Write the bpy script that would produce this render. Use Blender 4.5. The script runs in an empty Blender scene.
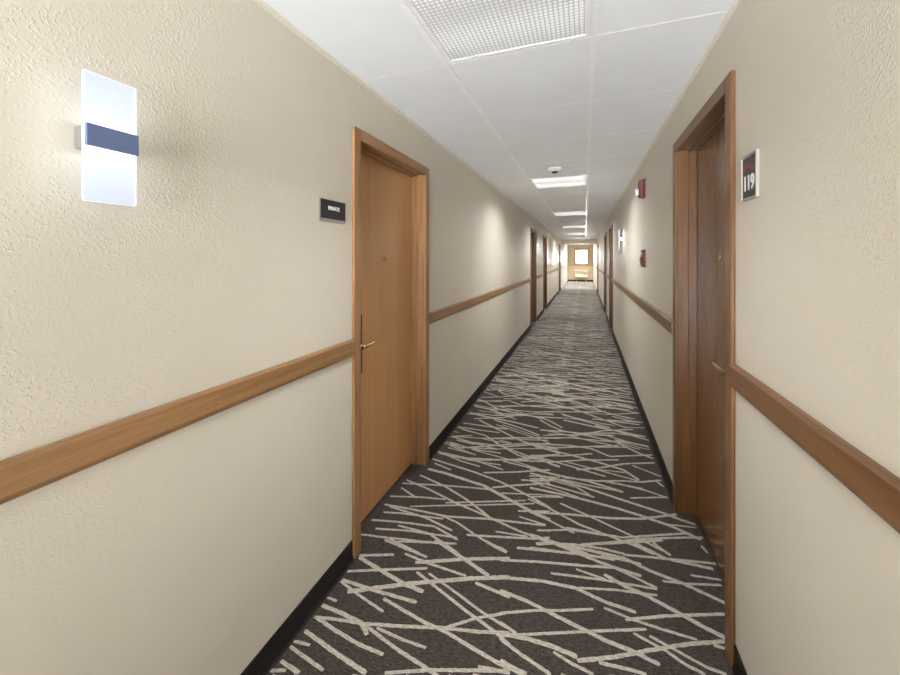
import bpy, bmesh, math, random
from mathutils import Vector, Matrix
S = bpy.context.scene
COL = S.collection
random.seed(7)

# ------------------------------------------------------------------ place
A = -1.04          # left wall face (x)
B = 0.49           # right wall face (x)
CAM = 1.427        # eye height
H = 2.302           # ceiling height
YB = -2.7          # back end of the corridor
YH = 17.9          # header
YF = 24.5          # far wall
TW = 0.14          # wall thickness
GL, GR = -0.585, 0.030    # ceiling T bars (x)
G0, GS = 1.571, 0.635     # cross bars (y) : G0 + k*GS

# ------------------------------------------------------------------ helpers
def link(o, parent=None):
    COL.objects.link(o)
    if parent is not None: o.parent = parent
    return o

def mesh(name, bm, mats, parent=None, smooth=False):
    bmesh.ops.recalc_face_normals(bm, faces=bm.faces[:])
    me = bpy.data.meshes.new(name)
    bm.to_mesh(me); bm.free()
    if not isinstance(mats, (list, tuple)): mats = [mats]
    for m in mats: me.materials.append(m)
    if smooth:
        for p in me.polygons: p.use_smooth = True
    o = bpy.data.objects.new(name, me)
    return link(o, parent)

def box(bm, x0, x1, y0, y1, z0, z1, bev=0.0, mi=0, seg=1):
    t = bmesh.new()
    bmesh.ops.create_cube(t, size=1.0)
    for v in t.verts:
        v.co = Vector(((x0+x1)/2 + v.co.x*abs(x1-x0), (y0+y1)/2 + v.co.y*abs(y1-y0), (z0+z1)/2 + v.co.z*abs(z1-z0)))
    if bev > 0:
        bmesh.ops.bevel(t, geom=t.edges[:], offset=bev, segments=seg, affect='EDGES', profile=0.5)
    merge(bm, t, mi)

def merge(bm, t, mi=0, M=None):
    vm = {}
    for v in t.verts:
        vm[v] = bm.verts.new(M @ v.co if M else v.co)
    for f in t.faces:
        try:
            nf = bm.faces.new([vm[v] for v in f.verts]); nf.material_index = mi
        except ValueError: pass
    t.free()

def prism(bm, pts, y0, y1, fx):
    """profile pts (out, z) run along y ; fx maps out -> x"""
    a = [bm.verts.new((fx(o), y0, z)) for o, z in pts]
    b = [bm.verts.new((fx(o), y1, z)) for o, z in pts]
    n = len(pts)
    for i in range(n):
        j = (i+1) % n
        bm.faces.new((a[i], a[j], b[j], b[i]))
    bm.faces.new(a); bm.faces.new(b[::-1])

def lathe(bm, prof, M, seg=24):
    """prof: (r, h) along local z, M places it"""
    rings = []
    for r, h in prof:
        if r < 1e-6: rings.append([bm.verts.new(M @ Vector((0, 0, h)))])
        else: rings.append([bm.verts.new(M @ Vector((r*math.cos(2*math.pi*k/seg), r*math.sin(2*math.pi*k/seg), h))) for k in range(seg)])
    for p, q in zip(rings, rings[1:]):
        for k in range(seg):
            k2 = (k+1) % seg
            if len(p) == 1 and len(q) == 1: continue
            if len(p) == 1: bm.faces.new((p[0], q[k], q[k2]))
            elif len(q) == 1: bm.faces.new((p[k], p[k2], q[0]))
            else: bm.faces.new((p[k], p[k2], q[k2], q[k]))
    for R in (rings[0], rings[-1]):
        if len(R) > 1: bm.faces.new(R)

def tube(bm, pts, rad, seg=12):
    pts = [Vector(p) for p in pts]
    if not isinstance(rad, (list, tuple)): rad = [rad]*len(pts)
    rings = []
    for i, p in enumerate(pts):
        d = (pts[min(i+1, len(pts)-1)] - pts[max(i-1, 0)]).normalized()
        u = d.orthogonal().normalized() if i == 0 else (u - d*u.dot(d)).normalized()
        w = d.cross(u)
        rings.append([bm.verts.new(p + (u*math.cos(2*math.pi*k/seg) + w*math.sin(2*math.pi*k/seg))*rad[i]) for k in range(seg)])
    for p, q in zip(rings, rings[1:]):
        for k in range(seg):
            k2 = (k+1) % seg
            bm.faces.new((p[k], p[k2], q[k2], q[k]))
    bm.faces.new(rings[0]); bm.faces.new(rings[-1])

def tag(o, label=None, cat=None, group=None, kind=None):
    if label: o['label'] = label
    if cat: o['category'] = cat
    if group: o['group'] = group
    if kind: o['kind'] = kind
    return o

def thing(name, label, cat, loc=(0, 0, 0), group=None, kind=None):
    o = bpy.data.objects.new(name, None)
    o.empty_display_size = 0.05
    o.location = loc
    link(o)
    return tag(o, label, cat, group, kind)

def place(o, loc):
    """mesh built in world coordinates, parented to an empty at loc"""
    o.matrix_parent_inverse = Matrix.Translation(-Vector(loc))
    return o

# ------------------------------------------------------------------ materials
def newmat(name):
    m = bpy.data.materials.new(name); m.use_nodes = True
    nt = m.node_tree; nt.nodes.clear()
    out = nt.nodes.new('ShaderNodeOutputMaterial')
    bs = nt.nodes.new('ShaderNodeBsdfPrincipled')
    nt.links.new(bs.outputs['BSDF'], out.inputs['Surface'])
    return m, nt, bs, out

def N(nt, t, **kw):
    n = nt.nodes.new(t)
    for k, v in kw.items():
        if k in n.inputs: n.inputs[k].default_value = v
        else: setattr(n, k, v)
    return n

def L(nt, a, b): nt.links.new(a, b)

def coords(nt, scale=(1, 1, 1)):
    tc = nt.nodes.new('ShaderNodeTexCoord'); mp = nt.nodes.new('ShaderNodeMapping')
    mp.inputs['Scale'].default_value = scale
    L(nt, tc.outputs['Object'], mp.inputs['Vector'])
    return mp.outputs['Vector']

def ramp(nt, fac, stops):
    r = nt.nodes.new('ShaderNodeValToRGB')
    e = r.color_ramp.elements
    while len(e) > len(stops): e.remove(e[-1])
    while len(e) < len(stops): e.new(0.5)
    for el, (p, c) in zip(e, stops):
        el.position = p; el.color = (c[0], c[1], c[2], 1) if len(c) == 3 else c
    L(nt, fac, r.inputs['Fac'])
    return r.outputs['Color']

def plain(name, col, rough=0.5, metal=0.0, spec=0.5, noise=0.04, coat=0.0):
    m, nt, bs, out = newmat(name)
    v = coords(nt, (35, 35, 35))
    n = N(nt, 'ShaderNodeTexNoise', Scale=1.0, Detail=3.0); L(nt, v, n.inputs['Vector'])
    lo = tuple(max(0, c*(1-noise)) for c in col); hi = tuple(min(1, c*(1+noise)) for c in col)
    L(nt, ramp(nt, n.outputs['Fac'], [(0.3, lo), (0.7, hi)]), bs.inputs['Base Color'])
    bs.inputs['Roughness'].default_value = rough; bs.inputs['Metallic'].default_value = metal
    bs.inputs['Specular IOR Level'].default_value = spec
    bs.inputs['Coat Weight'].default_value = coat
    return m

def wall_mat(name, col):
    m, nt, bs, out = newmat(name)
    v = coords(nt)
    # trowelled knock-down plaster: islands of raised splatter over a fine peel
    n1 = N(nt, 'ShaderNodeTexNoise', Scale=135.0, Detail=1.5, Roughness=0.5, Distortion=0.25); L(nt, v, n1.inputs['Vector'])
    n2 = N(nt, 'ShaderNodeTexNoise', Scale=3.1, Detail=2.0); L(nt, v, n2.inputs['Vector'])
    n3 = N(nt, 'ShaderNodeTexNoise', Scale=170.0, Detail=2.0); L(nt, v, n3.inputs['Vector'])
    isl = ramp(nt, n1.outputs['Fac'], [(0.53, (0, 0, 0)), (0.64, (1, 1, 1))])
    msk = ramp(nt, n2.outputs['Fac'], [(0.36, (0.25, 0.25, 0.25)), (0.60, (1, 1, 1))])
    # less splatter below the rail
    sx = N(nt, 'ShaderNodeSeparateXYZ'); L(nt, v, sx.inputs[0])
    mr = N(nt, 'ShaderNodeMapRange'); L(nt, sx.outputs['Z'], mr.inputs['Value'])
    mr.inputs['From Min'].default_value = 0.75; mr.inputs['From Max'].default_value = 1.25
    mr.inputs['To Min'].default_value = 0.30; mr.inputs['To Max'].default_value = 1.0
    mu = N(nt, 'ShaderNodeMath', operation='MULTIPLY'); L(nt, isl, mu.inputs[0]); L(nt, msk, mu.inputs[1])
    mu2 = N(nt, 'ShaderNodeMath', operation='MULTIPLY'); L(nt, mu.outputs[0], mu2.inputs[0]); L(nt, mr.outputs[0], mu2.inputs[1])
    ad = N(nt, 'ShaderNodeMath', operation='MULTIPLY_ADD'); L(nt, n3.outputs['Fac'], ad.inputs[0]); ad.inputs[1].default_value = 0.35; L(nt, mu2.outputs[0], ad.inputs[2])
    b = N(nt, 'ShaderNodeBump', Strength=0.8, Distance=0.0008); L(nt, ad.outputs[0], b.inputs['Height'])
    L(nt, b.outputs[0], bs.inputs['Normal'])
    c2 = tuple(c*0.96 for c in col)
    L(nt, ramp(nt, n2.outputs['Fac'], [(0.3, c2), (0.7, col)]), bs.inputs['Base Color'])
    bs.inputs['Roughness'].default_value = 0.42
    bs.inputs['Specular IOR Level'].default_value = 0.5
    return m

def wood_mat(name, dark, light, axis, rough=0.30, fine=1.0):
    m, nt, bs, out = newmat(name)
    sc = {'z': (38, 38, 1.6), 'y': (38, 1.6, 38), 'x': (1.6, 38, 38)}[axis]
    v = coords(nt, sc)
    n1 = N(nt, 'ShaderNodeTexNoise', Scale=1.0*fine, Detail=5.0, Roughness=0.6, Distortion=0.7); L(nt, v, n1.inputs['Vector'])
    v2 = coords(nt, tuple(s*4.5 if s > 10 else s*2.2 for s in sc))
    n2 = N(nt, 'ShaderNodeTexNoise', Scale=1.0, Detail=3.0, Roughness=0.7); L(nt, v2, n2.inputs['Vector'])
    mx = N(nt, 'ShaderNodeMix'); mx.inputs['Factor'].default_value = 0.4
    L(nt, n1.outputs['Fac'], mx.inputs['A']); L(nt, n2.outputs['Fac'], mx.inputs['B'])
    L(nt, ramp(nt, mx.outputs['Result'], [(0.36, dark), (0.62, light)]), bs.inputs['Base Color'])
    v3 = coords(nt, (3, 3, 2.5))
    n3 = N(nt, 'ShaderNodeTexNoise', Scale=1.0, Detail=3.0); L(nt, v3, n3.inputs['Vector'])
    rr = N(nt, 'ShaderNodeMapRange'); L(nt, n3.outputs['Fac'], rr.inputs['Value'])
    rr.inputs['To Min'].default_value = rough-0.01; rr.inputs['To Max'].default_value = rough+0.04
    L(nt, rr.outputs[0], bs.inputs['Roughness'])
    b = N(nt, 'ShaderNodeBump', Strength=0.12, Distance=0.002); L(nt, mx.outputs['Result'], b.inputs['Height'])
    L(nt, b.outputs[0], bs.inputs['Normal'])
    return m

def carpet_mat(name, lo, hi):
    m, nt, bs, out = newmat(name)
    v = coords(nt, (160, 420, 1))
    n = N(nt, 'ShaderNodeTexNoise', Scale=1.0, Detail=2.0, Roughness=0.7); L(nt, v, n.inputs['Vector'])
    v2 = coords(nt, (45, 190, 1))
    n2 = N(nt, 'ShaderNodeTexNoise', Scale=1.0, Detail=2.0, Roughness=0.6); L(nt, v2, n2.inputs['Vector'])
    mx = N(nt, 'ShaderNodeMix'); mx.inputs['Factor'].default_value = 0.5
    L(nt, n.outputs['Fac'], mx.inputs['A']); L(nt, n2.outputs['Fac'], mx.inputs['B'])
    L(nt, ramp(nt, mx.outputs['Result'], [(0.40, lo), (0.60, hi)]), bs.inputs['Base Color'])
    b = N(nt, 'ShaderNodeBump', Strength=0.7, Distance=0.004); L(nt, mx.outputs['Result'], b.inputs['Height'])
    L(nt, b.outputs[0], bs.inputs['Normal'])
    bs.inputs['Roughness'].default_value = 0.92
    bs.inputs['Specular IOR Level'].default_value = 0.25
    bs.inputs['Sheen Weight'].default_value = 0.10
    return m

def tile_mat(name, col):
    m, nt, bs, out = newmat(name)
    v = coords(nt, (1, 1, 1))
    n = N(nt, 'ShaderNodeTexNoise', Scale=220.0, Detail=3.0); L(nt, v, n.inputs['Vector'])
    n2 = N(nt, 'ShaderNodeTexNoise', Scale=5.0, Detail=2.0); L(nt, v, n2.inputs['Vector'])
    b = N(nt, 'ShaderNodeBump', Strength=0.25, Distance=0.001); L(nt, n.outputs['Fac'], b.inputs['Height'])
    L(nt, b.outputs[0], bs.inputs['Normal'])
    L(nt, ramp(nt, n2.outputs['Fac'], [(0.3, tuple(c*0.97 for c in col)), (0.7, col)]), bs.inputs['Base Color'])
    bs.inputs['Roughness'].default_value = 0.85
    bs.inputs['Specular IOR Level'].default_value = 0.2
    return m

def emit_mat(name, col, strength, base=(0.8, 0.8, 0.8)):
    m, nt, bs, out = newmat(name)
    v = coords(nt, (9, 9, 9))
    n = N(nt, 'ShaderNodeTexNoise', Scale=1.0); L(nt, v, n.inputs['Vector'])
    c0 = tuple(c*0.97 for c in col)
    L(nt, ramp(nt, n.outputs['Fac'], [(0.3, c0), (0.7, col)]), bs.inputs['Emission Color'])
    bs.inputs['Emission Strength'].default_value = strength
    bs.inputs['Base Color'].default_value = (*base, 1)
    bs.inputs['Roughness'].default_value = 0.25
    return m

def acryl_mat(name):
    """edge-lit acrylic: brightest next to the LEDs behind the band, fading away from them"""
    m, nt, bs, out = newmat(name)
    tc = nt.nodes.new('ShaderNodeTexCoord'); sx = N(nt, 'ShaderNodeSeparateXYZ'); L(nt, tc.outputs['Object'], sx.inputs[0])
    a = N(nt, 'ShaderNodeMath', operation='SUBTRACT'); L(nt, sx.outputs['Z'], a.inputs[0]); a.inputs[1].default_value = 1.6885
    b = N(nt, 'ShaderNodeMath', operation='ABSOLUTE'); L(nt, a.outputs[0], b.inputs[0])
    mr = N(nt, 'ShaderNodeMapRange'); L(nt, b.outputs[0], mr.inputs['Value'])
    mr.inputs['From Min'].default_value = 0.023; mr.inputs['From Max'].default_value = 0.14
    c = ramp(nt, mr.outputs[0], [(0.0, (0.92, 0.98, 1.0)), (0.16, (0.66, 0.80, 1.0)), (0.45, (0.50, 0.62, 0.84)), (1.0, (0.45, 0.53, 0.72))])
    L(nt, c, bs.inputs['Emission Color']); bs.inputs['Emission Strength'].default_value = 1.18
    bs.inputs['Base Color'].default_value = (0.35, 0.38, 0.42, 1); bs.inputs['Roughness'].default_value = 0.3
    tr = N(nt, 'ShaderNodeBsdfTransparent'); mx = N(nt, 'ShaderNodeMixShader'); mx.inputs[0].default_value = 0.40
    L(nt, tr.outputs[0], mx.inputs[1]); L(nt, bs.outputs[0], mx.inputs[2]); L(nt, mx.outputs[0], out.inputs['Surface'])
    return m

def lens_mat(name, strength):
    """prismatic acrylic diffuser: a lattice of small pyramids over the tubes"""
    m, nt, bs, out = newmat(name)
    tc = nt.nodes.new('ShaderNodeTexCoord')
    sx = N(nt, 'ShaderNodeSeparateXYZ'); L(nt, tc.outputs['Object'], sx.inputs[0])
    P = 0.0172
    def cell(o, off=0.0):
        a = N(nt, 'ShaderNodeMath', operation='MULTIPLY'); L(nt, o, a.inputs[0]); a.inputs[1].default_value = math.pi/P
        s = N(nt, 'ShaderNodeMath', operation='SINE'); L(nt, a.outputs[0], s.inputs[0])
        b = N(nt, 'ShaderNodeMath', operation='ABSOLUTE'); L(nt, s.outputs[0], b.inputs[0])
        return b.outputs[0]
    cx, cy = cell(sx.outputs['X']), cell(sx.outputs['Y'])
    mn = N(nt, 'ShaderNodeMath', operation='MINIMUM'); L(nt, cx, mn.inputs[0]); L(nt, cy, mn.inputs[1])
    r1 = ramp(nt, mn.outputs[0], [(0.18, (0.08, 0.085, 0.09)), (0.80, (1, 1, 1))])
    # the three tubes glow through as soft bands
    tb = N(nt, 'ShaderNodeMath', operation='MULTIPLY'); L(nt, sx.outputs['Y'], tb.inputs[0]); tb.inputs[1].default_value = 2*math.pi/0.30
    ts = N(nt, 'ShaderNodeMath', operation='COSINE'); L(nt, tb.outputs[0], ts.inputs[0])
    tm = N(nt, 'ShaderNodeMapRange'); L(nt, ts.outputs[0], tm.inputs['Value'])
    tm.inputs['From Min'].default_value = -1; tm.inputs['From Max'].default_value = 1
    tm.inputs['To Min'].default_value = 1.35; tm.inputs['To Max'].default_value = 0.62
    ml = N(nt, 'ShaderNodeMath', operation='MULTIPLY'); ml.inputs[1].default_value = strength
    L(nt, tm.outputs[0], ml.inputs[0])
    L(nt, r1, bs.inputs['Emission Color']); L(nt, ml.outputs[0], bs.inputs['Emission Strength'])
    b = N(nt, 'ShaderNodeBump', Strength=0.8, Distance=0.004); L(nt, mn.outputs[0], b.inputs['Height'])
    L(nt, b.outputs[0], bs.inputs['Normal'])
    bs.inputs['Base Color'].default_value = (0.55, 0.56, 0.57, 1)
    bs.inputs['Roughness'].default_value = 0.45
    return m

def glass_mat(name):
    m, nt, bs, out = newmat(name)
    nt.nodes.remove(bs)
    tr = N(nt, 'ShaderNodeBsdfTransparent'); gl = N(nt, 'ShaderNodeBsdfGlossy', Roughness=0.02)
    fr = N(nt, 'ShaderNodeFresnel', IOR=1.45)
    mx = N(nt, 'ShaderNodeMixShader'); L(nt, fr.outputs[0], mx.inputs[0]); L(nt, tr.outputs[0], mx.inputs[1]); L(nt, gl.outputs[0], mx.inputs[2])
    L(nt, mx.outputs[0], out.inputs['Surface'])
    return m

M_wall = wall_mat('plaster_beige', (0.64, 0.588, 0.495))
M_far = wall_mat('plaster_tan', (0.50, 0.39, 0.25))
M_tile = tile_mat('ceiling_tile', (0.875, 0.90, 0.93))
M_grid = plain('grid_white', (0.90, 0.91, 0.92), 0.28)
M_angle = plain('angle_cream', (0.74, 0.70, 0.62), 0.4)
M_dark = carpet_mat('carpet_charcoal', (0.010, 0.0072, 0.006), (0.080, 0.062, 0.052))
M_cream = carpet_mat('carpet_cream', (0.26, 0.232, 0.188), (0.58, 0.53, 0.45))
M_base = plain('vinyl_black', (0.010, 0.0085, 0.0085), 0.5, 0.0, 0.3)
M_woodz = wood_mat('oak_upright', (0.19, 0.088, 0.033), (0.35, 0.19, 0.085), 'z', 0.28)
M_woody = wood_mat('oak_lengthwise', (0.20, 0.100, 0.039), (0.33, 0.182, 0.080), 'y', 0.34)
M_woodz_shade = wood_mat('oak_upright_shaded', (0.115, 0.050, 0.017), (0.170, 0.080, 0.030), 'z', 0.28)  # same oak with shade put into its colour, right side and far doors
M_woody_shade = wood_mat('oak_lengthwise_shaded', (0.105, 0.047, 0.016), (0.185, 0.090, 0.034), 'y', 0.32)  # lengthwise oak darkened the same way, carries shade
M_leaf_shade = wood_mat('door_veneer_shaded', (0.170, 0.080, 0.030), (0.195, 0.095, 0.036), 'z', 0.20, 0.6)  # door veneer with shade put into its colour
M_leaf = wood_mat('door_veneer', (0.450, 0.228, 0.090), (0.510, 0.264, 0.107), 'z', 0.20, 0.6)
M_brass = plain('brass', (0.72, 0.50, 0.24), 0.25, 1.0)
M_aged = plain('aged_brass', (0.22, 0.15, 0.075), 0.35, 0.9)
M_bronze = plain('dark_bronze', (0.06, 0.045, 0.035), 0.4, 0.6)
M_steel = plain('brushed_steel', (0.62, 0.62, 0.63), 0.32, 1.0)
M_silver = plain('sign_silver', (0.38, 0.36, 0.32), 0.35, 0.2)
M_black = plain('sign_black', (0.022, 0.021, 0.024), 0.4)
M_white = plain('white_lettering', (0.85, 0.85, 0.83), 0.5)
M_redmark = plain('dull_red', (0.20, 0.035, 0.03), 0.5)
M_red = plain('alarm_red', (0.12, 0.020, 0.016), 0.4)
M_plastic = plain('white_plastic', (0.80, 0.80, 0.78), 0.4)
M_lensw = plain('strobe_lens', (0.78, 0.80, 0.80), 0.15)
M_acryl = acryl_mat('acrylic_glow')
M_acedge = emit_mat('acrylic_edge_glow', (0.80, 0.90, 1.0), 0.50, (0.4, 0.42, 0.45))
M_led = emit_mat('led_white', (0.86, 0.94, 1.0), 1.6)
M_band = plain('band_blue_grey', (0.13, 0.18, 0.33), 0.30, 0.3)
M_lens = lens_mat('prismatic_lens', 0.46)
M_lensb = lens_mat('prismatic_lens_full', 1.25)
M_glass = glass_mat('window_glass')
M_tanwood = wood_mat('tan_trim', (0.30, 0.19, 0.09), (0.42, 0.28, 0.15), 'x', 0.4)
M_vent = plain('ptac_cream', (0.70, 0.62, 0.48), 0.45)
M_grille = plain('ptac_grille', (0.42, 0.36, 0.27), 0.5)
M_vwhite = plain('vestibule_white', (0.82, 0.82, 0.80), 0.5)
M_greydoor = plain('steel_door_grey', (0.30, 0.32, 0.34), 0.35)

FL = lambda o: A + o       # left wall, distance out of the wall -> x
FR = lambda o: B - o
FX = {'left': FL, 'right': FR}

# ------------------------------------------------------------------ doors layout
DOORS = {'left': [(1.493, 2.391), (7.60, 8.53), (10.05, 10.98), (16.40, 17.33)],
         'right': [(1.543, 2.445), (7.50, 8.44), (9.75, 10.69), (15.45, 16.39)]}
DTOP = {'left': 2.057, 'right': 2.081}
CW = 0.057                 # casing width

def wall(side):
    bm = bmesh.new()
    f = FX[side]
    x0, x1 = sorted((f(0), f(-TW)))
    y = YB
    for (a, b) in DOORS[side]:
        a2, b2 = a + CW - 0.018, b - CW + 0.018     # rough opening behind the casing
        box(bm, x0, x1, y, a2, 0, H)
        box(bm, x0, x1, a2, b2, DTOP[side] - CW + 0.018, H)
        y = b2
    box(bm, x0, x1, y, YF, 0, H)
    o = mesh('wall_' + side, bm, M_wall)
    tag(o, 'long %s corridor wall of beige textured plaster' % side, 'wall', kind='structure')
wall('left'); wall('right')
# added glazing behind the viewpoint, lets fill daylight into the corridor
BX0, BX1, BZ0, BZ1 = A+0.06, B-0.06, 0.06, H-0.06
bm = bmesh.new()
box(bm, A-TW, BX0, YB-0.12, YB, 0, H); box(bm, BX1, B+TW, YB-0.12, YB, 0, H); box(bm, BX0, BX1, YB-0.12, YB, BZ1, H); box(bm, BX0, BX1, YB-0.12, YB, 0, BZ0)
tag(mesh('wall_back', bm, M_wall), 'beige plaster surround of the added glazing behind the viewpoint', 'wall', kind='structure')
base = ((BX0+BX1)/2, YB-0.06, BZ0)
t = thing('fill_window', 'added full height glazing behind the viewpoint, for fill daylight', 'window', base, kind='structure')
bm = bmesh.new(); q = 0.05
for (a, b, c, d) in ((BX0, BX0+q, BZ0, BZ1), (BX1-q, BX1, BZ0, BZ1), ((BX0+BX1)/2-q/2, (BX0+BX1)/2+q/2, BZ0+q, BZ1-q), (BX0+q, BX1-q, BZ0, BZ0+q), (BX0+q, BX1-q, BZ1-q, BZ1)):
    box(bm, a+0.0005, b-0.0005, YB-0.09, YB-0.03, c+0.0005, d-0.0005, 0.002)
place(mesh('window_frame', bm, M_steel, t), base)
for (a, b) in ((BX0+q, (BX0+BX1)/2-q/2), ((BX0+BX1)/2+q/2, BX1-q)):
    bm = bmesh.new(); box(bm, a, b, YB-0.063, YB-0.057, BZ0+q, BZ1-q)
    place(mesh('pane', bm, M_glass, t), base)
# far wall with a window opening
WX0, WX1, WZ0, WZ1 = -0.56, 0.16, 1.10, 1.97
bm = bmesh.new()
box(bm, A-TW, WX0, YF, YF+0.14, 0, H); box(bm, WX1, B+TW, YF, YF+0.14, 0, H)
box(bm, WX0, WX1, YF, YF+0.14, 0, WZ0); box(bm, WX0, WX1, YF, YF+0.14, WZ1, H)
tag(mesh('wall_far', bm, M_far), 'tan end wall of the corridor with a bright window', 'wall', kind='structure')
# header across the corridor
bm = bmesh.new(); box(bm, A, B, YH, YH+0.32, 2.10, H)
tag(mesh('trim_header', bm, M_wall), 'dropped plaster header crossing the far end of the corridor', 'header', kind='structure')

# ------------------------------------------------------------------ carpet
f_px, cs, sn, vx, vy = 371.0, math.cos(math.atan(135/371)), math.sin(math.atan(135/371)), 585.0, 258.5
def floor_pt(px, py):
    zc = f_px*CAM/(py - vy)
    xc = (px - 450)*zc/f_px
    return (xc*cs - zc*sn, zc*cs + xc*sn, zc)
T1 = (270, 540, 3.75, [
 ([335,58,465,55],10), ([335,65,425,120,500,165,575,195],16), ([290,118,420,112,590,107],10), ([430,0,590,65],10),
 ([505,52,600,90,735,135],10), ([770,160,900,215],12), ([545,85,740,72,900,70],13), ([620,0,740,80,820,135],14),
 ([290,195,520,165,750,145,900,140],16), ([270,150,425,200,550,235],14), ([265,155,330,205,425,270],10),
 ([550,120,600,160,740,270,830,335,900,395],12), ([595,125,700,200,800,275,890,330],10), ([215,215,250,230],10),
 ([425,220,580,310,660,345,800,430,890,480],15), ([195,245,270,275,340,310,365,355],18),
 ([165,290,260,300,350,315,500,325,640,330,780,345,900,350],14), ([660,330,770,295,900,272],12),
 ([175,290,230,330,330,390,425,430],17), ([350,315,470,405,600,490,630,510],16), ([400,330,500,375,585,405],12),
 ([130,340,200,390,270,440,360,500],20), ([90,380,150,395],10), ([75,400,130,440,200,490],16), ([40,455,110,500],20),
 ([0,490,60,490],12), ([430,500,610,488,900,492],14), ([780,475,900,500],10), ([480,5,560,8,690,15],6), ([800,0,890,45],8)])
T2 = (500, 540, 3.75, [
 ([0,75,150,82,330,98,430,103],10), ([75,30,220,45,320,55,430,75],10), ([135,15,210,12,340,40,470,70],12),
 ([170,0,340,70,420,100,530,135],10), ([320,18,470,10,610,2],9), ([460,55,640,72,820,90],9), ([380,60,530,90],8),
 ([460,65,560,115,690,165,850,240],11), ([500,10,620,70,800,110],10), ([570,8,640,60],8), ([190,125,370,148,590,185],9),
 ([285,110,400,150],8), ([390,130,470,175,550,210,670,275,760,325,850,370],14), ([430,105,590,182],9),
 ([0,140,160,155,280,180,400,235,510,272],12), ([290,180,430,187,590,208],9), ([610,155,700,165,830,170],8), ([715,132,830,150],7),
 ([390,255,500,300,560,320,640,345,740,375],10), ([470,300,620,285,850,278],13), ([0,275,130,265,230,265,350,260],10),
 ([0,190,100,230,200,280,310,335,400,380,490,415,600,470],15), ([0,360,200,350,400,340,550,335],11),
 ([290,455,430,440,560,415,700,392,850,380],18), ([0,350,100,370,200,400,290,440],18), ([200,420,270,465,350,505],12),
 ([0,370,80,430,190,505],13), ([500,350,620,415,700,470,770,505],11), ([560,360,680,425,770,475,850,505],10),
 ([370,460,460,480,550,505],14), ([0,455,60,490,100,505],22), ([0,310,60,350],12), ([800,395,850,410],12), ([0,28,25,45],8)])
T3 = (350, 440, 4.5, [
 ([350,130,430,150,600,205,720,270,820,325,900,360],13), ([235,195,420,205,550,215,640,225],7), ([640,215,740,205,900,195],8),
 ([315,158,430,210,520,265,580,310,630,350],9), ([255,180,340,215,480,285,620,345,760,410,840,440,900,465],9),
 ([180,253,330,258,430,268],7), ([430,283,600,278,790,273],7), ([230,215,300,262],9), ([270,300,440,295,600,293,830,287],6),
 ([155,290,270,310,440,345,620,355,880,385],9), ([180,300,340,350,460,408],9), ([150,325,230,330,420,355],8),
 ([95,360,200,368,290,378,380,390,485,450],9), ([400,335,480,370,560,425,640,475,705,508],9), ([115,400,250,408,370,425,480,440],9),
 ([215,385,350,420,430,470,490,515],10), ([50,425,170,440,240,475,320,515],10), ([170,440,330,458,480,468],7),
 ([525,428,640,435,830,445,900,440],10), ([655,412,800,435],6), ([750,485,900,500],12), ([400,60,540,90,640,90,790,88,900,70],7),
 ([370,85,480,120,560,145,680,190,820,260,900,305],8), ([390,50,500,95,585,120],6), ([380,105,455,135],7), ([600,148,740,145,900,135],7),
 ([440,35,560,65],5), ([450,10,530,35,660,40],6), ([540,85,690,135],6), ([690,95,830,130,900,150],7), ([770,180,900,185],7),
 ([755,320,900,322],8), ([760,345,870,380],7), ([500,5,700,30,900,15],6), ([760,0,900,45],6), ([650,10,760,70,900,100],6),
 ([550,40,680,60],5), ([480,0,560,20],5), ([845,405,900,410],7), ([800,265,880,300],7)])
T4 = (530, 440, 4.5, [
 ([0,20,120,35,250,30,400,25],6), ([0,20,150,60,290,95,420,135,490,180],7), ([0,70,150,72,280,62],6), ([90,100,240,90,400,90],6),
 ([210,135,320,125,420,108,560,103],7), ([360,75,550,68],6), ([380,0,530,28],6), ([460,115,590,165],5), ([0,70,80,90,170,115,340,165],6),
 ([0,130,130,160,260,185,420,235],8), ([150,170,300,185,420,185,500,190,590,182],7), ([0,175,150,180,290,210,400,230],6),
 ([330,185,430,205,510,220],7), ([0,150,110,175,250,215,400,265,600,330,680,360,745,382],9), ([0,185,100,205,190,230,290,258],7),
 ([0,215,120,240,240,268,400,310,520,348,640,390,770,450],10), ([430,205,530,230,620,262],6), ([450,262,620,258],7),
 ([0,325,180,335,360,352,500,355,660,335],10), ([0,255,100,315,220,380,350,430,480,480,560,515],9),
 ([135,285,260,340,400,405,520,460,630,515],8), ([0,320,90,365,200,420],8), ([160,395,300,420,420,440,560,430,720,420],9),
 ([230,470,360,462,520,445,700,440,780,440],10), ([30,408,180,405,340,430],7), ([620,380,750,395],7), ([0,425,120,465,260,515],12),
 ([30,465,200,470,330,490,430,515],10), ([0,485,120,500,200,515],9), ([0,380,70,380],8), ([560,180,600,210],7), ([0,255,150,258],5), ([770,475,800,510],9)])
T5 = (420, 420, 6.43, [
 ([200,105,350,150,490,188],8), ([190,150,260,180,480,165,700,150,900,160],8), ([210,105,340,100],6), ([190,165,360,225],7), ([330,190,480,205],6),
 ([350,195,590,260,790,325],7), ([430,120,620,115,900,118],8), ([510,130,590,150],6), ([540,175,700,235,900,300],8), ([590,260,750,230,900,220],8),
 ([120,205,300,245,420,250,590,260,900,272],8), ([270,60,420,100,500,150],7), ([280,20,420,40,560,60],7), ([380,0,600,110,700,155,900,215],9),
 ([480,0,640,50,770,100],8), ([300,255,520,290],7), ([700,360,900,370],7), ([520,470,760,480,900,490],6), ([740,230,850,290,900,305],6)])
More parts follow.
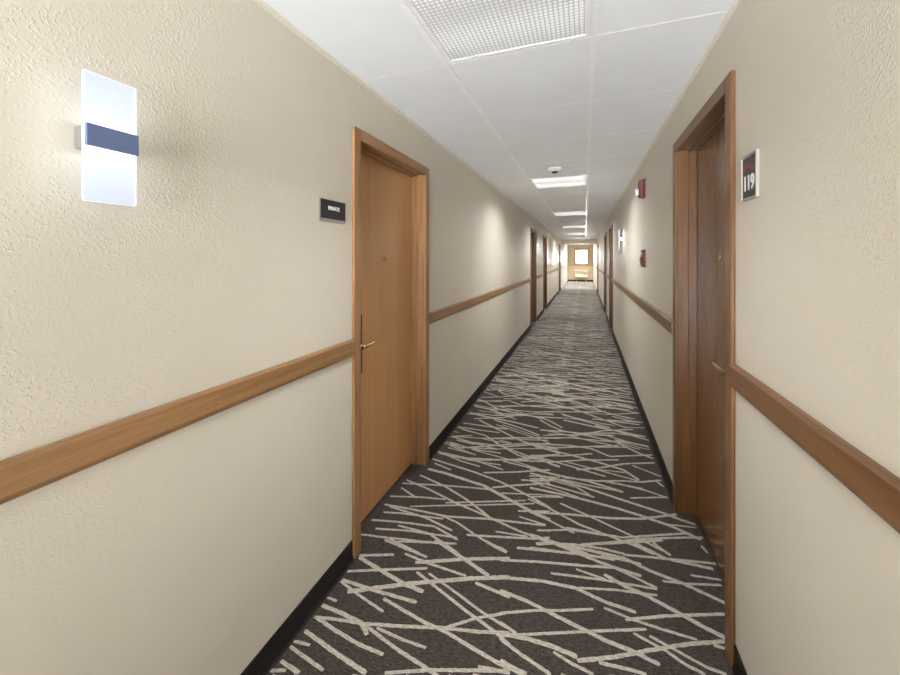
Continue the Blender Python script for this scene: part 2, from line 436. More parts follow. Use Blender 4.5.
T6 = (540, 420, 6.43, [
 ([0,115,200,115,400,135,520,145],7), ([0,155,200,165,330,185,450,235],8), ([0,65,160,75,330,95,480,100],8), ([50,90,230,100,400,70,600,60],7),
 ([120,65,300,100,480,140,640,215,730,250],8), ([410,95,560,140,700,175],7), ([150,0,330,40,520,75,680,110],8), ([430,0,640,15],6),
 ([240,85,470,85,640,105],7), ([350,175,560,175],6), ([0,370,230,430,340,495],8), ([0,420,120,455,250,500],8), ([340,315,550,340],6), ([150,265,400,330,640,395],7), ([0,0,80,45,160,75],7)])
strokes = []
for (ox, oy, s, items) in (T1, T2, T3, T4, T5, T6):
    for pts, w in items:
        P = []
        for i in range(0, len(pts), 2):
            x, y, zc = floor_pt(ox + pts[i]/s, oy + pts[i+1]/s)
            P.append(Vector((x, y)))
        # width of the yarn band measured across the streak, on the floor
        mid = len(pts)//4*2
        ax, ay = ox + pts[0]/s, oy + pts[1]/s
        bx, by = ox + pts[-2]/s, oy + pts[-1]/s
        d = Vector((bx-ax, by-ay)); d.normalize()
        nx, ny = -d.y*w/s/2, d.x*w/s/2
        mx_, my_ = ox + pts[mid]/s, oy + pts[mid+1]/s
        p0 = Vector(floor_pt(mx_-nx, my_-ny)[:2]); p1 = Vector(floor_pt(mx_+nx, my_+ny)[:2])
        e = (P[-1]-P[0]).normalized(); nrm = Vector((-e.y, e.x))
        wid = abs((p1-p0).dot(nrm))
        strokes.append((P, max(0.012, min(0.042, wid*0.98))))
ZA, ZB = 1.271, 3.20      # depth range covered by the traced streaks
SHIFT = (ZB-ZA)/cs
FX0, FX1 = A - 0.13, B + 0.13
bm = bmesh.new()
vs = [bm.verts.new(c) for c in ((A-TW, YB, 0), (B+TW, YB, 0), (B+TW, YF, 0), (A-TW, YF, 0))]
bm.faces.new(vs)
bot = [bm.verts.new((v.co.x, v.co.y, -0.06)) for v in vs]
for i in range(4):
    j = (i+1) % 4
    bm.faces.new((vs[j], vs[i], bot[i], bot[j]))
bm.faces.new(bot[::-1])
rng = random.Random(3)
def strip(P, w, z):
    # resample
    out = []
    for a, b in zip(P, P[1:]):
        n = max(1, int((b-a).length/0.011))
        for k in range(n): out.append(a.lerp(b, k/n))
    out.append(P[-1])
    n = len(out)
    prev = None; run = []
    for i, p in enumerate(out):
        t = (out[min(i+1, n-1)] - out[max(i-1, 0)]).normalized()
        nr = Vector((-t.y, t.x))
        k = 0.8 if i in (0, n-1) else 1.0
        a = p + nr*(w/2*k*(1+rng.uniform(-.15, .15))); b = p - nr*(w/2*k*(1+rng.uniform(-.15, .15)))
        if not (FX0 < min(a.x, b.x) and max(a.x, b.x) < FX1 and YB+.02 < min(a.y, b.y) and max(a.y, b.y) < YF-.02):
            prev = None; continue
        cur = (bm.verts.new((a.x, a.y, z)), bm.verts.new((b.x, b.y, z)))
        if prev:
            f = bm.faces.new((prev[0], prev[1], cur[1], cur[0])); f.material_index = 1
        prev = cur
for k in range(-3, 13):
    fl = k % 2 == 1
    for (P, w) in strokes:
        Q = []
        for p in P:
            x = p.x
            y = p.y + k*SHIFT
            if fl:
                # half-drop neighbour of the pattern: the same streaks turned half a revolution about the middle of the width
                zc_ = p.y*cs - p.x*sn
                x = (A+B) - p.x
                y = ((ZA+ZB) - zc_ + x*sn)/cs + k*SHIFT
            Q.append(Vector((x, y)))
        zs = [q.y*cs - q.x*sn for q in Q]
        if k < 0 and max(zs) > ZA + 0.03: continue
        if k == 1 and sum(zs)/len(zs) < ZB - 0.03: continue
        if k >= 1 and rng.random() < 0.28:
            # the weave is denser along the runs further down
            strip([Vector(((A+B)-q.x, 2*(1.6+k*SHIFT)-q.y+0.9)) for q in Q], w, 0.0003 + rng.uniform(0, 0.0012))
        strip(Q, w, 0.0003 + rng.uniform(0, 0.0012))
floor = mesh('floor', bm, [M_dark, M_cream])
# keep every streak facing up
for p in floor.data.polygons:
    if p.material_index == 1 and p.normal.z < 0: p.flip()
tag(floor, 'dark brown corridor carpet with crossing cream streaks', 'floor', kind='structure')

# ------------------------------------------------------------------ ceiling
LIGHT_K = [-6, -1, 4, 9, 14, 19, 24]      # cell k spans G0+k*GS .. G0+(k+1)*GS
cells = {k for k in LIGHT_K}
VEST_FILL = [28, 33]                             # added lights hidden beyond the header, to brighten the far end
cells |= set(VEST_FILL)
bm = bmesh.new()
k0 = int(math.floor((YB-G0)/GS)); k1 = int(math.ceil((YF-G0)/GS))
g = 0.004
for k in range(k0, k1+1):
    a, b = max(YB, G0+k*GS), min(YF, G0+(k+1)*GS)
    if b - a < 0.02: continue
    for (x0, x1, mid) in ((A-0.02, GL, 0), (GL, GR, 1), (GR, B+0.02, 0)):
        if mid and k in cells: continue
        box(bm, x0+g, x1-g, a+g, b-g, H, H+0.02, 0.0015)
ceil = mesh('ceiling', bm, M_tile)
tag(ceil, 'suspended ceiling of square white tiles', 'ceiling', kind='structure')
bm = bmesh.new()
hw = 0.0115
for x in (GL, GR): box(bm, x-hw, x+hw, YB, YF, H-0.004, H+0.004)
for k in range(k0+1, k1):
    y = G0 + k*GS
    for (x0, x1) in ((A, GL-hw), (GL+hw, GR-hw), (GR+hw, B)):
        box(bm, x0, x1, y-0.006, y+0.006, H-0.0009, H+0.003)
gr = mesh('ceiling_grid', bm, M_grid, ceil)
bm = bmesh.new(); box(bm, A-TW, B+TW, YB, YF+0.14, H+0.20, H+0.22)
mesh('slab', bm, M_tile, ceil)
bm = bmesh.new()
for x0, x1 in ((A-TW, A-0.005), (B+0.005, B+TW)): box(bm, x0, x1, YB, YF+0.14, H+0.001, H+0.2)
mesh('plenum_wall', bm, M_tile, ceil)
for n, side in ((1, 'left'), (2, 'right')):
    f = FX[side]; bm = bmesh.new()
    prism(bm, [(0.0002, H-0.016), (0.002, H-0.016), (0.003, H-0.004), (0.013, H-0.003), (0.013, H-0.001), (0.0002, H-0.001)], YB+0.01, YH-0.005, f)
    tag(mesh('trim_%d' % n, bm, M_angle), 'thin cream ceiling angle along the %s wall' % side, 'trim', kind='structure')

# ------------------------------------------------------------------ ceiling lights
def area(name, loc, size, power, col, spread, parent=None):
    l = bpy.data.lights.new(name, 'AREA'); l.shape = 'SQUARE'; l.size = size
    l.energy = power; l.color = col; l.spread = math.radians(spread)
    o = bpy.data.objects.new(name, l); o.location = loc
    link(o, parent)
    return o
cx = (GL+GR)/2
def frame_bm():
    bm = bmesh.new(); h = GS/2 - 0.013; t = 0.016
    w = (GR-GL)/2 - 0.012
    # door frame of the fixture and the housing above it
    for sy in (-1, 1): box(bm, -w, w, sy*h if sy < 0 else h-t, -h+t if sy < 0 else h, -0.0018, 0.010, 0.0008)
    for sx in (-1, 1): box(bm, sx*w if sx < 0 else w-t, -w+t if sx < 0 else w, -h+t, h-t, -0.0018, 0.010, 0.0008)
    return bm
def house_bm():
    bm = bmesh.new(); h = GS/2 - 0.014; w = (GR-GL)/2 - 0.014
    box(bm, -w, w, -h, h, 0.012, 0.11, 0.004)
    return bm
def lens_bm():
    bm = bmesh.new(); h = GS/2 - 0.029; w = (GR-GL)/2 - 0.028
    box(bm, -w, w, -h, h, 0.001, 0.005)
    return bm
where = {-6: 'square lensed ceiling light in the stretch behind the viewpoint',
         -1: 'nearest square ceiling light with a gridded prismatic lens, at the top edge of the photo',
         4: 'second square ceiling light, just past the round smoke detector',
         9: 'third square ceiling light down the corridor, thin bright bar in the distance',
         14: 'fourth square ceiling light from the viewer, small and far down the corridor',
         19: 'fifth square ceiling light, far down near the header',
         24: 'sixth square ceiling light, right before the dropped header',
         28: 'added hidden square ceiling light just beyond the dropped header',
         33: 'added hidden square ceiling light in front of the bright end window'}
proto = None
P_NEAR, P_FULL, P_BACK = 9.0, 23.0, 5.0
for k in LIGHT_K + VEST_FILL:
    yc = G0 + (k+0.5)*GS
    t = thing('ceiling_light', where[k], 'ceiling light', (cx, yc, H), 'square troffer lights along the ceiling')
    if proto is None:
        proto = [mesh('frame', frame_bm(), M_grid, t), mesh('housing', house_bm(), M_grid, t), mesh('diffuser', lens_bm(), M_lens, t)]
    else:
        for p in proto:
            c = p.copy(); link(c, t)
            if k > 0 and p.name.startswith('diffuser'):
                c.data = p.data.copy(); c.data.materials[0] = M_lensb
    if k == -1: area('lamp', (0, 0, -0.012), 0.52, P_NEAR, (0.97, 0.98, 1.0), 96, t)
    elif k in VEST_FILL: area('lamp', (0, 0, -0.012), 0.52, 80, (0.95, 0.97, 1.0), 115, t)
    else: area('lamp', (0, 0, -0.012), 0.52, P_BACK if k < 0 else (P_FULL if k < 12 else 36.0), (0.97, 0.98, 1.0), 150, t)

# ------------------------------------------------------------------ doors
def wood_box(bm, f, o0, o1, y0, y1, z0, z1, bev=0.002):
    x0, x1 = sorted((f(o0), f(o1)))
    box(bm, x0, x1, y0, y1, z0, z1, bev)

def lever_bm(f, y, z, face, toward):
    bm = bmesh.new()
    sgn = 1 if f(1) > f(0) else -1
    rot = Matrix.Rotation(math.pi/2*sgn, 4, 'Y')
    lathe(bm, [(0.0, 0), (0.026, 0), (0.026, 0.006), (0.020, 0.011), (0.011, 0.013), (0.011, 0.042), (0.0, 0.042)], Matrix.Translation((f(face), y, z)) @ rot, 20)
    o = face + 0.045
    pts = [(f(o), y - toward*0.012, z), (f(o), y + toward*0.02, z+0.001), (f(o+0.004), y + toward*0.06, z+0.004), (f(o+0.001), y + toward*0.105, z+0.006), (f(o-0.006), y + toward*0.118, z+0.006)]
    tube(bm, pts, [0.010, 0.010, 0.0085, 0.0075, 0.006], 12)
    return bm

def door(n, side, y0, y1, label, mat_leaf=None, detail=True):
    f = FX[side]; top = DTOP[side]
    wz, wy = (M_woodz, M_woody) if n == 1 else (M_woodz_shade, M_woody_shade)  # all but the near left door take the shaded wood
    base = (f(0), (y0+y1)/2, 0)
    root = thing('door_%d' % n, label, 'door', base, kind='structure')
    def add(name, bm, m, par=root, **kw):
        o = mesh(name, bm, m, par, **kw)
        if par is root: place(o, base)
        return o
    # casing : two legs and a head, proud of the wall
    for (a, b) in ((y0, y0+CW), (y1-CW, y1)):
        bm = bmesh.new(); wood_box(bm, f, 0.0005, 0.016, a, b, 0.002, top, 0.003)
        add('casing', bm, wz)
    bm = bmesh.new(); wood_box(bm, f, 0.0005, 0.0155, y0+CW, y1-CW, top-CW, top, 0.003)
    add('casing', bm, wy)
    # jamb lining with a stop
    i0, i1, it = y0+CW-0.004, y1-CW+0.004, top-CW+0.004
    bm = bmesh.new()
    J = 0.014
    wood_box(bm, f, 0.0, -TW, i0-J, i0, 0.002, it+J, 0.001); wood_box(bm, f, 0.0, -TW, i1, i1+J, 0.002, it+J, 0.001)
    wood_box(bm, f, 0.0, -TW, i0, i1, it, it+J, 0.001)
    for (a, b) in ((i0, i0+0.012), (i1-0.012, i1)): wood_box(bm, f, -0.050, -0.088, a, b, 0.002, it, 0.0015)
    wood_box(bm, f, -0.050, -0.088, i0+0.012, i1-0.012, it-0.012, it, 0.0015)
    add('jamb', bm, wz)
    bm = bmesh.new(); wood_box(bm, f, -0.0885, -0.132, i0+0.003, i1-0.003, 0.009, it-0.003, 0.0015)
    leaf = add('door_leaf', bm, M_leaf if n == 1 else M_leaf_shade)
    lf = -0.0885
    kid = lambda name, bm, m: mesh(name, bm, m, leaf, True)
    yl = i0 + 0.115 if side == 'left' else i0 + 0.20
    if n == 1: yl = 1.660
    bm = bmesh.new(); x0, x1 = sorted((f(lf+0.0002), f(lf+0.006))); box(bm, x0, x1, yl-0.050, yl+0.050, 0.812, 1.127, 0.002)
    o = mesh('lock_plate', bm, M_bronze, leaf)
    o = mesh('lever_handle', lever_bm(f, yl, 0.967, lf+0.006, 1), M_brass if side == 'left' else M_aged, leaf, True)
    bm = bmesh.new()
    sgn = 1 if f(1) > f(0) else -1
    lathe(bm, [(0, 0), (0.015, 0), (0.015, 0.003), (0.011, 0.006), (0.008, 0.003), (0, 0.003)], Matrix.Translation((f(lf+0.0002), (i0+i1)/2 + 0.01, 1.429)) @ Matrix.Rotation(math.pi/2*sgn, 4, 'Y'), 20)
    mesh('peephole', bm, M_brass, leaf, True)
    for hz in (0.25, 1.02, 1.80):
        bm = bmesh.new(); tube(bm, [(f(lf+0.003), i1-0.0015-0.004, hz), (f(lf+0.003), i1-0.0055, hz+0.09)], 0.004, 10)
        mesh('hinge', bm, M_brass, leaf, True)
    # threshold strip
    bm = bmesh.new(); wood_box(bm, f, -0.086, -0.13, i0, i1, 0.0, 0.008, 0.001)
    add('threshold', bm, M_bronze)
    return root
labL = ['large wooden door at left beside the black PRIVATE sign', 'wooden door on the left wall, second from the viewer, edge on',
        'wooden door on the left wall just past the glowing far sconce', 'wooden door on the left wall right before the header']
labR = ['wooden door at right beside the 119 room sign', 'wooden door on the right wall, first one past the far sconce',
        'wooden door on the right wall, third from the viewer, edge on', 'wooden door on the right wall near the header']
n = 0
for side, labs in (('left', labL), ('right', labR)):
    for (a, b), lb in zip(DOORS[side], labs):
        n += 1; door(n, side, a, b, lb)

# ------------------------------------------------------------------ rails and baseboards
def spans(side, y0, y1):
    out = []; y = y0
    for a, b in DOORS[side]:
        if a - y > 0.01: out.append((y, a))
        y = b
    out.append((y, y1)); return out
def rail_profile(t, b):
    return [(0.0005, t), (0.010, t), (0.021, t-0.006), (0.022, t-0.011), (0.022, b+0.019), (0.020, b+0.015), (0.014, b+0.012), (0.013, b+0.008), (0.010, b+0.002), (0.0005, b)]
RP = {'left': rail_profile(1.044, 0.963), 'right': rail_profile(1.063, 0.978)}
BP = [(0.0005, 0.092), (0.004, 0.092), (0.006, 0.089), (0.007, 0.024), (0.011, 0.008), (0.018, 0.0015), (0.0005, 0.0015)]
tn = 3
seg = ['stretch nearest the viewer, before the first door', 'stretch between the first and second door', 'short stretch between the second and third door', 'stretch before the fourth door', 'stretch past the last door']
for side in ('left', 'right'):
    for i, (a, b) in enumerate(spans(side, YB+0.005, YH-0.005)):
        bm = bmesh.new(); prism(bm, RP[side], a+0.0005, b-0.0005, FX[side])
        tag(mesh('trim_%d' % tn, bm, M_woody if side == 'left' else M_woody_shade), 'flat oak handrail on the %s wall, %s' % (side, seg[i]), 'chair rail', kind='structure'); tn += 1  # right rail uses the oak coloured for shade
        bm = bmesh.new(); prism(bm, BP, a+0.0005, b-0.0005, FX[side])
        tag(mesh('baseboard_%s' % side, bm, M_base), 'black vinyl baseboard on the %s wall, %s' % (side, seg[i]), 'baseboard', kind='structure')

# ------------------------------------------------------------------ sconces
def sconce(side, y, z0, label, near=False):
    """acrylic blade held off the wall by a steel band; y = blade centre"""
    f = FX[side]
    base = (f(0), y, z0+0.14)
    t = thing('wall_sconce', label, 'wall light', base, 'acrylic blade wall lights')
    def add(nm, bm, m, par=t):
        o = mesh(nm, bm, m, par)
        if par is t: place(o, base)
        return o
    W, Ht, o0, th = 0.097, 0.274, 0.050, 0.008
    ya, yb = y-W/2, y+W/2
    bm = bmesh.new(); x0, x1 = sorted((f(o0), f(o0+th))); box(bm, x0, x1, ya, yb, z0, z0+Ht, 0.0012)
    bl = add('acrylic_panel', bm, M_acryl)
    bm = bmesh.new(); x0, x1 = sorted((f(o0+0.001), f(o0+th-0.0005)))
    for (a, b, c, d) in ((ya-0.0004, ya+0.001, z0+0.002, z0+Ht-0.002), (yb-0.001, yb+0.0004, z0+0.002, z0+Ht-0.002), (ya+0.002, yb-0.002, z0-0.0004, z0+0.001), (ya+0.002, yb-0.002, z0+Ht-0.001, z0+Ht+0.0004)):
        box(bm, x0, x1, a, b, c, d)
    mesh('lit_edge', bm, M_acedge, bl)
    zb0, zb1 = z0+0.116, z0+0.163
    bm = bmesh.new(); x0, x1 = sorted((f(o0+th+0.0004), f(o0+th+0.007))); box(bm, x0, x1, ya+0.001, yb+0.001, zb0, zb1, 0.0012)
    bd = add('band', bm, M_band); bd['label'] = 'dark blue grey metal band across the panel'
    x0, x1 = sorted((f(o0+th+0.0004), f(o0+th+0.0045)))
    for (c, d) in ((zb0-0.003, zb0-0.0006), (zb1+0.0006, zb1+0.003)):
        bm = bmesh.new(); box(bm, x0, x1, ya+0.003, yb-0.003, c, d, 0.001)
        mesh('led_strip', bm, M_led, bd)
    bm = bmesh.new(); x0, x1 = sorted((f(0.0005), f(o0-0.0005))); box(bm, x0, x1, ya+0.010, yb-0.010, zb0, zb1, 0.002)
    br = add('mounting_box', bm, M_steel)
    sc = bmesh.new(); lathe(sc, [(0, 0), (0.004, 0), (0.003, 0.0015), (0, 0.002)], Matrix.Translation((f(0.03), ya+0.0098, (zb0+zb1)/2)) @ Matrix.Rotation(math.pi/2, 4, 'X'), 12)
    mesh('screw', sc, M_steel, br, True)
    # light leaving the long edges of the acrylic
    for s in (-1, 1):
        l = bpy.data.lights.new('edge_glow', 'AREA'); l.shape = 'RECTANGLE'; l.size = 0.006; l.size_y = 0.26
        l.energy = EDGE_P[0 if near else 1]; l.color = (0.93, 0.97, 1.0)
        o = bpy.data.objects.new('edge_glow', l); link(o, t)
        o.matrix_parent_inverse = Matrix.Translation(-Vector(base))
        o.location = (f(o0+th/2), (yb+0.0012) if s > 0 else (ya-0.0012), z0+Ht/2)
        o.rotation_euler = (math.pi/2*s, 0, 0)
    # LEDs throwing up and down between blade and wall
    for s in (-1, 1):
        l = bpy.data.lights.new('led', 'AREA'); l.shape = 'RECTANGLE'; l.size = 0.09; l.size_y = 0.03
        l.energy = SC_P[0 if near else 1]; l.color = (0.93, 0.97, 1.0); l.spread = math.radians(175)
        o = bpy.data.objects.new('led', l); link(o, t)
        o.matrix_parent_inverse = Matrix.Translation(-Vector(base))
        o.location = (f(0.029), y, (zb1+0.004) if s > 0 else (zb0-0.004))
        o.rotation_euler = (math.pi if s > 0 else 0, 0, math.pi/2)
EDGE_P = (0.05, 0.13)
SC_P = (0.03, 0.4)
sconce('left', 0.5145, 1.549, 'large glowing acrylic sconce with dark band on the near left wall', True)
sconce('left', 9.05, 1.549, 'small far sconce on the left wall between two dark doors')
sconce('right', 5.52, 1.549, 'sconce glowing on the right wall past the red alarm devices')
sconce('right', 14.3, 1.549, 'farthest sconce, tiny glow on the right wall near the header')

# ------------------------------------------------------------------ lettering
def text_bm(s, size, depth, sx=1.0, bold=0.0):
    cu = bpy.data.curves.new('t', 'FONT'); cu.body = s; cu.size = size; cu.extrude = depth; cu.offset = bold
    cu.align_x = 'CENTER'; cu.align_y = 'CENTER'; cu.resolution_u = 6
    o = bpy.data.objects.new('t', cu); COL.objects.link(o)
    bpy.context.view_layer.update()
    dg = bpy.context.evaluated_depsgraph_get()
    me = bpy.data.meshes.new_from_object(o.evaluated_get(dg))
    bm = bmesh.new(); bm.from_mesh(me)
    xs = [v.co.x for v in bm.verts]; ys = [v.co.y for v in bm.verts]
    mx, my = (min(xs)+max(xs))/2, (min(ys)+max(ys))/2
    for v in bm.verts: v.co.x = (v.co.x-mx)*sx; v.co.y -= my
    bpy.data.objects.remove(o); bpy.data.curves.remove(cu); bpy.data.meshes.remove(me)
    return bm
def wall_matrix(side, y, z, out):
    """local x = reading direction, local y = up, local z = out of the wall"""
    if side == 'left':  R = Matrix(((0, 0, 1, 0), (1, 0, 0, 0), (0, 1, 0, 0), (0, 0, 0, 1)))
    else:               R = Matrix(((0, 0, -1, 0), (-1, 0, 0, 0), (0, 1, 0, 0), (0, 0, 0, 1)))
    return Matrix.Translation((FX[side](out), y, z)) @ R
def on_wall(name, bm, m, side, y, z, out, par, base, smooth=False):
    bm.transform(wall_matrix(side, y, z, out))
    o = mesh(name, bm, m, par, smooth)
    if base is not None: place(o, base)
    return o
def plate(w, h, d, bev=0.001):
    bm = bmesh.new(); box(bm, -w/2, w/2, -h/2, h/2, 0, d, bev); return bm

# PRIVATE sign
y, z = 1.350, 1.636
base = (FL(0), y, z)
t = thing('private_sign', 'small black sign reading PRIVATE on the left wall beside the door', 'sign', base)
on_wall('backplate', plate(0.180, 0.098, 0.004), M_silver, 'left', y, z-0.003, 0.0005, t, base)
on_wall('face', plate(0.168, 0.080, 0.004), M_black, 'left', y, z+0.002, 0.005, t, base)
on_wall('lettering', text_bm('PRIVATE', 0.023, 0.0008, 0.9, 0.0006), M_white, 'left', y, z+0.008, 0.010, t, base)
bm = bmesh.new()
for i in range(7):
    for (dx, dy) in ((0, 0), (0.003, 0.003), (0, 0.006)):
        lathe(bm, [(0.0009, 0), (0.0007, 0.0006), (0, 0.0008)], Matrix.Translation(((i-3)*0.0105+dx, -0.022+dy, 0)), 8)
on_wall('braille', bm, M_black, 'left', y, z, 0.0091, t, base)

# 119 sign
y, z = 1.416, 1.684
base = (FR(0), y, z)
t = thing('room_number_sign', 'framed black sign reading 119 with a red roof mark, right wall', 'sign', base)
bm = bmesh.new()
w, h = 0.122, 0.144
for (a, b, c, d) in ((-w/2, -w/2+0.007, -h/2, h/2), (w/2-0.007, w/2, -h/2, h/2), (-w/2+0.007, w/2-0.007, -h/2, -h/2+0.007), (-w/2+0.007, w/2-0.007, h/2-0.007, h/2)):
    box(bm, a, b, c, d, 0, 0.009, 0.001)
on_wall('frame', bm, M_silver, 'right', y, z, 0.0005, t, base)
on_wall('face', plate(0.107, 0.129, 0.004), M_black, 'right', y, z, 0.0006, t, base)
on_wall('numerals', text_bm('119', 0.064, 0.0008, 0.86, 0.0018), M_white, 'right', y, z-0.018, 0.0056, t, base)
pts = [(-0.046, 0.030), (-0.028, 0.050), (0.044, 0.030), (0.044, 0.013), (-0.026, 0.033), (-0.046, 0.018)]
bm = bmesh.new()
a = [bm.verts.new((p[0], p[1], 0)) for p in pts]; b = [bm.verts.new((p[0], p[1], 0.001)) for p in pts]
for i in range(6):
    j = (i+1) % 6; bm.faces.new((a[i], a[j], b[j], b[i]))
bm.faces.new((a[0], a[1], a[4], a[5])); bm.faces.new((a[1], a[2], a[3], a[4])); bm.faces.new((b[0], b[1], b[4], b[5])); bm.faces.new((b[1], b[2], b[3], b[4]))
on_wall('roof_mark', bm, M_redmark, 'right', y, z, 0.0048, t, base)

# ------------------------------------------------------------------ fire devices
y, z = 3.63, 2.037
base = (FR(0), y, z)
t = thing('fire_alarm_strobe', 'red wall alarm with a white strobe lens high on the right wall', 'fire alarm', base)
on_wall('mounting_plate', plate(0.118, 0.165, 0.012, 0.003), M_red, 'right', y, z, 0.0005, t, base)
bm = bmesh.new(); box(bm, -0.052, 0.052, -0.075, 0.075, 0.0, 0.034, 0.008, seg=2)
on_wall('body', bm, M_red, 'right', y, z, 0.0126, t, base)
bm = bmesh.new(); box(bm, -0.022, 0.022, -0.03, 0.03, 0, 0.030, 0.009, seg=2)
on_wall('strobe_lens', bm, M_lensw, 'right', y, z-0.03, 0.0468, t, base)
bm = bmesh.new()
for i in range(5): box(bm, -0.03, 0.03, 0.022+i*0.009, 0.026+i*0.009, 0, 0.0015)
on_wall('horn_grille', bm, M_redmark, 'right', y, z, 0.0467, t, base)

y, z = 3.62, 1.428
base = (FR(0), y, z)
t = thing('fire_pull_station', 'small red fire alarm pull box below the strobe, right wall', 'fire alarm', base)
on_wall('mounting_plate', plate(0.092, 0.158, 0.008, 0.002), M_red, 'right', y, z, 0.0005, t, base)
on_wall('body', plate(0.085, 0.150, 0.020, 0.006), M_red, 'right', y, z, 0.0086, t, base)
bm = bmesh.new(); box(bm, -0.033, 0.033, -0.02, 0.02, 0, 0.009, 0.003); box(bm, -0.010, 0.010, -0.048, -0.02, 0, 0.007, 0.002)
on_wall('pull_handle', bm, M_redmark, 'right', y, z-0.005, 0.0288, t, base)
on_wall('lettering', text_bm('FIRE', 0.020, 0.0005, 1.0, 0.0004), M_white, 'right', y, z+0.045, 0.0294, t, base)

# ------------------------------------------------------------------ smoke detector
base = (-0.275, 3.72, H)
t = thing('smoke_detector', 'round white smoke detector on the ceiling before the second light', 'smoke detector', base)
Rm = Matrix.Rotation(math.pi, 4, 'X')
bm = bmesh.new(); lathe(bm, [(0, 0.0005), (0.062, 0.0005), (0.062, 0.012), (0.058, 0.022), (0.045, 0.034), (0, 0.036)], Rm, 32)
mesh('housing', bm, M_plastic, t, False)
bm = bmesh.new(); lathe(bm, [(0, 0.0362), (0.030, 0.0355), (0.028, 0.044), (0.018, 0.050), (0, 0.051)], Rm, 32)
mesh('sensing_chamber', bm, M_bronze, t, True)
bm = bmesh.new(); box(bm, 0.034, 0.052, -0.012, 0.012, -0.048, -0.0335, 0.003)
mesh('test_tab', bm, M_plastic, t)

# ------------------------------------------------------------------ far end : vestibule
# window
base = ((WX0+WX1)/2, YF+0.06, WZ0)
t = thing('window_1', 'bright window in the tan wall at the far end of the corridor', 'window', base, kind='structure')
bm = bmesh.new(); fw = 0.045
for (a, b, c, d) in ((WX0, WX0+fw, WZ0, WZ1), (WX1-fw, WX1, WZ0, WZ1), (WX0+fw, WX1-fw, WZ0, WZ0+fw), (WX0+fw, WX1-fw, WZ1-fw, WZ1)):
    box(bm, a+0.0005, b-0.0005, YF+0.03, YF+0.09, c+0.0005, d-0.0005, 0.002)
place(mesh('window_frame', bm, M_vwhite, t), base)
bm = bmesh.new(); box(bm, WX0+fw, WX1-fw, YF+0.055, YF+0.060, WZ0+fw, WZ1-fw)
place(mesh('pane', bm, M_glass, t), base)
bm = bmesh.new(); cw = 0.07
for (a, b, c, d) in ((WX0-cw, WX0, WZ0-cw, WZ1+cw), (WX1, WX1+cw, WZ0-cw, WZ1+cw), (WX0, WX1, WZ0-cw, WZ0), (WX0, WX1, WZ1, WZ1+cw)):
    box(bm, a, b, YF-0.018, YF-0.0005, c, d, 0.002)
place(mesh('casing', bm, M_tanwood, t), base)
bm = bmesh.new(); box(bm, A+0.02, B-0.02, YF-0.02, YF-0.0005, 0.985, 1.028, 0.003)
tag(mesh('trim_%d' % tn, bm, M_tanwood), 'tan wooden rail on the far wall under the window', 'chair rail', kind='structure'); tn += 1
bm = bmesh.new(); box(bm, A+0.02, B-0.02, YF-0.012, YF-0.0005, 0.002, 0.10, 0.002)
tag(mesh('baseboard_far', bm, M_base), 'black baseboard along the far end wall', 'baseboard', kind='structure')
# through-wall air conditioner
base = (-0.22, YF-0.1, 0.25)
t = thing('air_conditioner', 'cream through-wall air conditioner under the end window', 'air conditioner', base)
bm = bmesh.new(); box(bm, -0.58, 0.14, YF-0.16, YF-0.0205, 0.26, 0.69, 0.012, seg=2)
place(mesh('cabinet', bm, M_vent, t), base)
bm = bmesh.new()
for i in range(9): box(bm, -0.54, 0.10, YF-0.172, YF-0.1605, 0.50+i*0.018, 0.508+i*0.018, 0.001)
place(mesh('grille', bm, M_grille, t), base)
bm = bmesh.new(); box(bm, -0.10, 0.09, YF-0.168, YF-0.1605, 0.41, 0.47, 0.002)
place(mesh('control_panel', bm, M_grille, t), base)
for sx in (-0.5, 0.06):
    bm = bmesh.new(); box(bm, sx-0.02, sx+0.02, YF-0.14, YF-0.04, 0.0025, 0.2595, 0.002)
    place(mesh('support_foot', bm, M_grille, t), base)
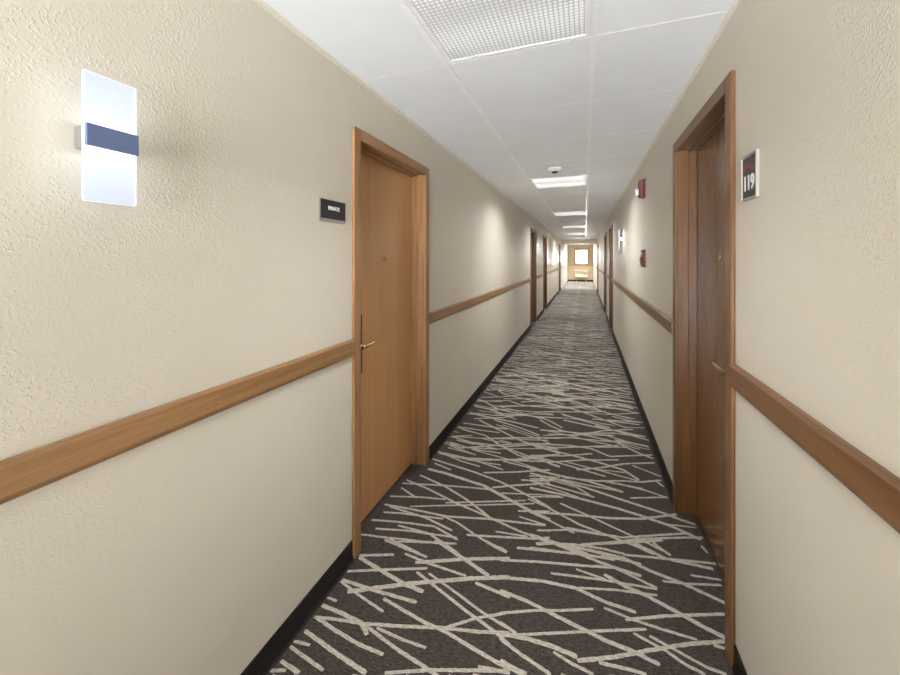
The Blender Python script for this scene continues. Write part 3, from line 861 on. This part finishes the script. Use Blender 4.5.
# steel side exit door just past the header, left
n += 1
base = (A, 19.3, 0)
t = thing('door_%d' % n, 'grey side door in a white frame beyond the header, left', 'door', base, kind='structure')
bm = bmesh.new()
for (a, b, c, d) in ((18.70, 18.80, 0.002, 2.08), (19.80, 19.90, 0.002, 2.08), (18.80, 19.80, 1.98, 2.08)): box(bm, A+0.0005, A+0.03, a, b, c, d, 0.003)
place(mesh('casing', bm, M_vwhite, t), base)
bm = bmesh.new(); box(bm, A+0.0005, A+0.014, 18.802, 19.798, 0.006, 1.978, 0.002)
lf = place(mesh('door_leaf', bm, M_greydoor, t), base)
bm = bmesh.new(); tube(bm, [(A+0.0145, 18.9, 1.0), (A+0.06, 18.92, 1.0), (A+0.06, 19.68, 1.0), (A+0.0145, 19.7, 1.0)], 0.014, 10)
mesh('push_bar', bm, M_steel, lf, True)

# ------------------------------------------------------------------ daylight beyond the windows, with added ground fill
SKY, GROUND_FILL = 2.0, 54.0
w = bpy.data.worlds.new('World'); S.world = w; w.use_nodes = True
nt = w.node_tree; nt.nodes.clear()
# dim sky over an overbright lower half, added to lift the ceiling
bg = nt.nodes.new('ShaderNodeBackground'); wo = nt.nodes.new('ShaderNodeOutputWorld')
tc = nt.nodes.new('ShaderNodeTexCoord'); sx = nt.nodes.new('ShaderNodeSeparateXYZ'); nt.links.new(tc.outputs['Generated'], sx.inputs[0])
mr = N(nt, 'ShaderNodeMapRange'); nt.links.new(sx.outputs['Z'], mr.inputs['Value'])
mr.inputs['From Min'].default_value = -0.06; mr.inputs['From Max'].default_value = 0.06
mr.inputs['To Min'].default_value = GROUND_FILL; mr.inputs['To Max'].default_value = SKY
nt.links.new(mr.outputs[0], bg.inputs['Strength'])
bg.inputs['Color'].default_value = (0.95, 0.98, 1.0, 1)
nt.links.new(bg.outputs[0], wo.inputs[0])

# ------------------------------------------------------------------ camera
cd = bpy.data.cameras.new('camera'); cam = bpy.data.objects.new('camera', cd); COL.objects.link(cam)
cam.location = (0, 0, CAM)
cam.rotation_euler = (math.pi/2, 0, math.atan(135/371))
cd.sensor_fit = 'HORIZONTAL'; cd.sensor_width = 36.0; cd.lens = 371/900*36
cd.shift_y = -79/900; cd.shift_x = 0
cd.clip_start = 0.02; cd.clip_end = 200
S.camera = cam

S.view_settings.view_transform = 'Standard'; S.view_settings.look = 'None'
S.view_settings.gamma = 1.0; S.view_settings.exposure = 0.0
S.view_settings.use_curve_mapping = False
S.cycles.max_bounces = 12; S.cycles.diffuse_bounces = 8; S.cycles.glossy_bounces = 4
S.cycles.use_denoising = True
S.cycles.sample_clamp_indirect = 8.0
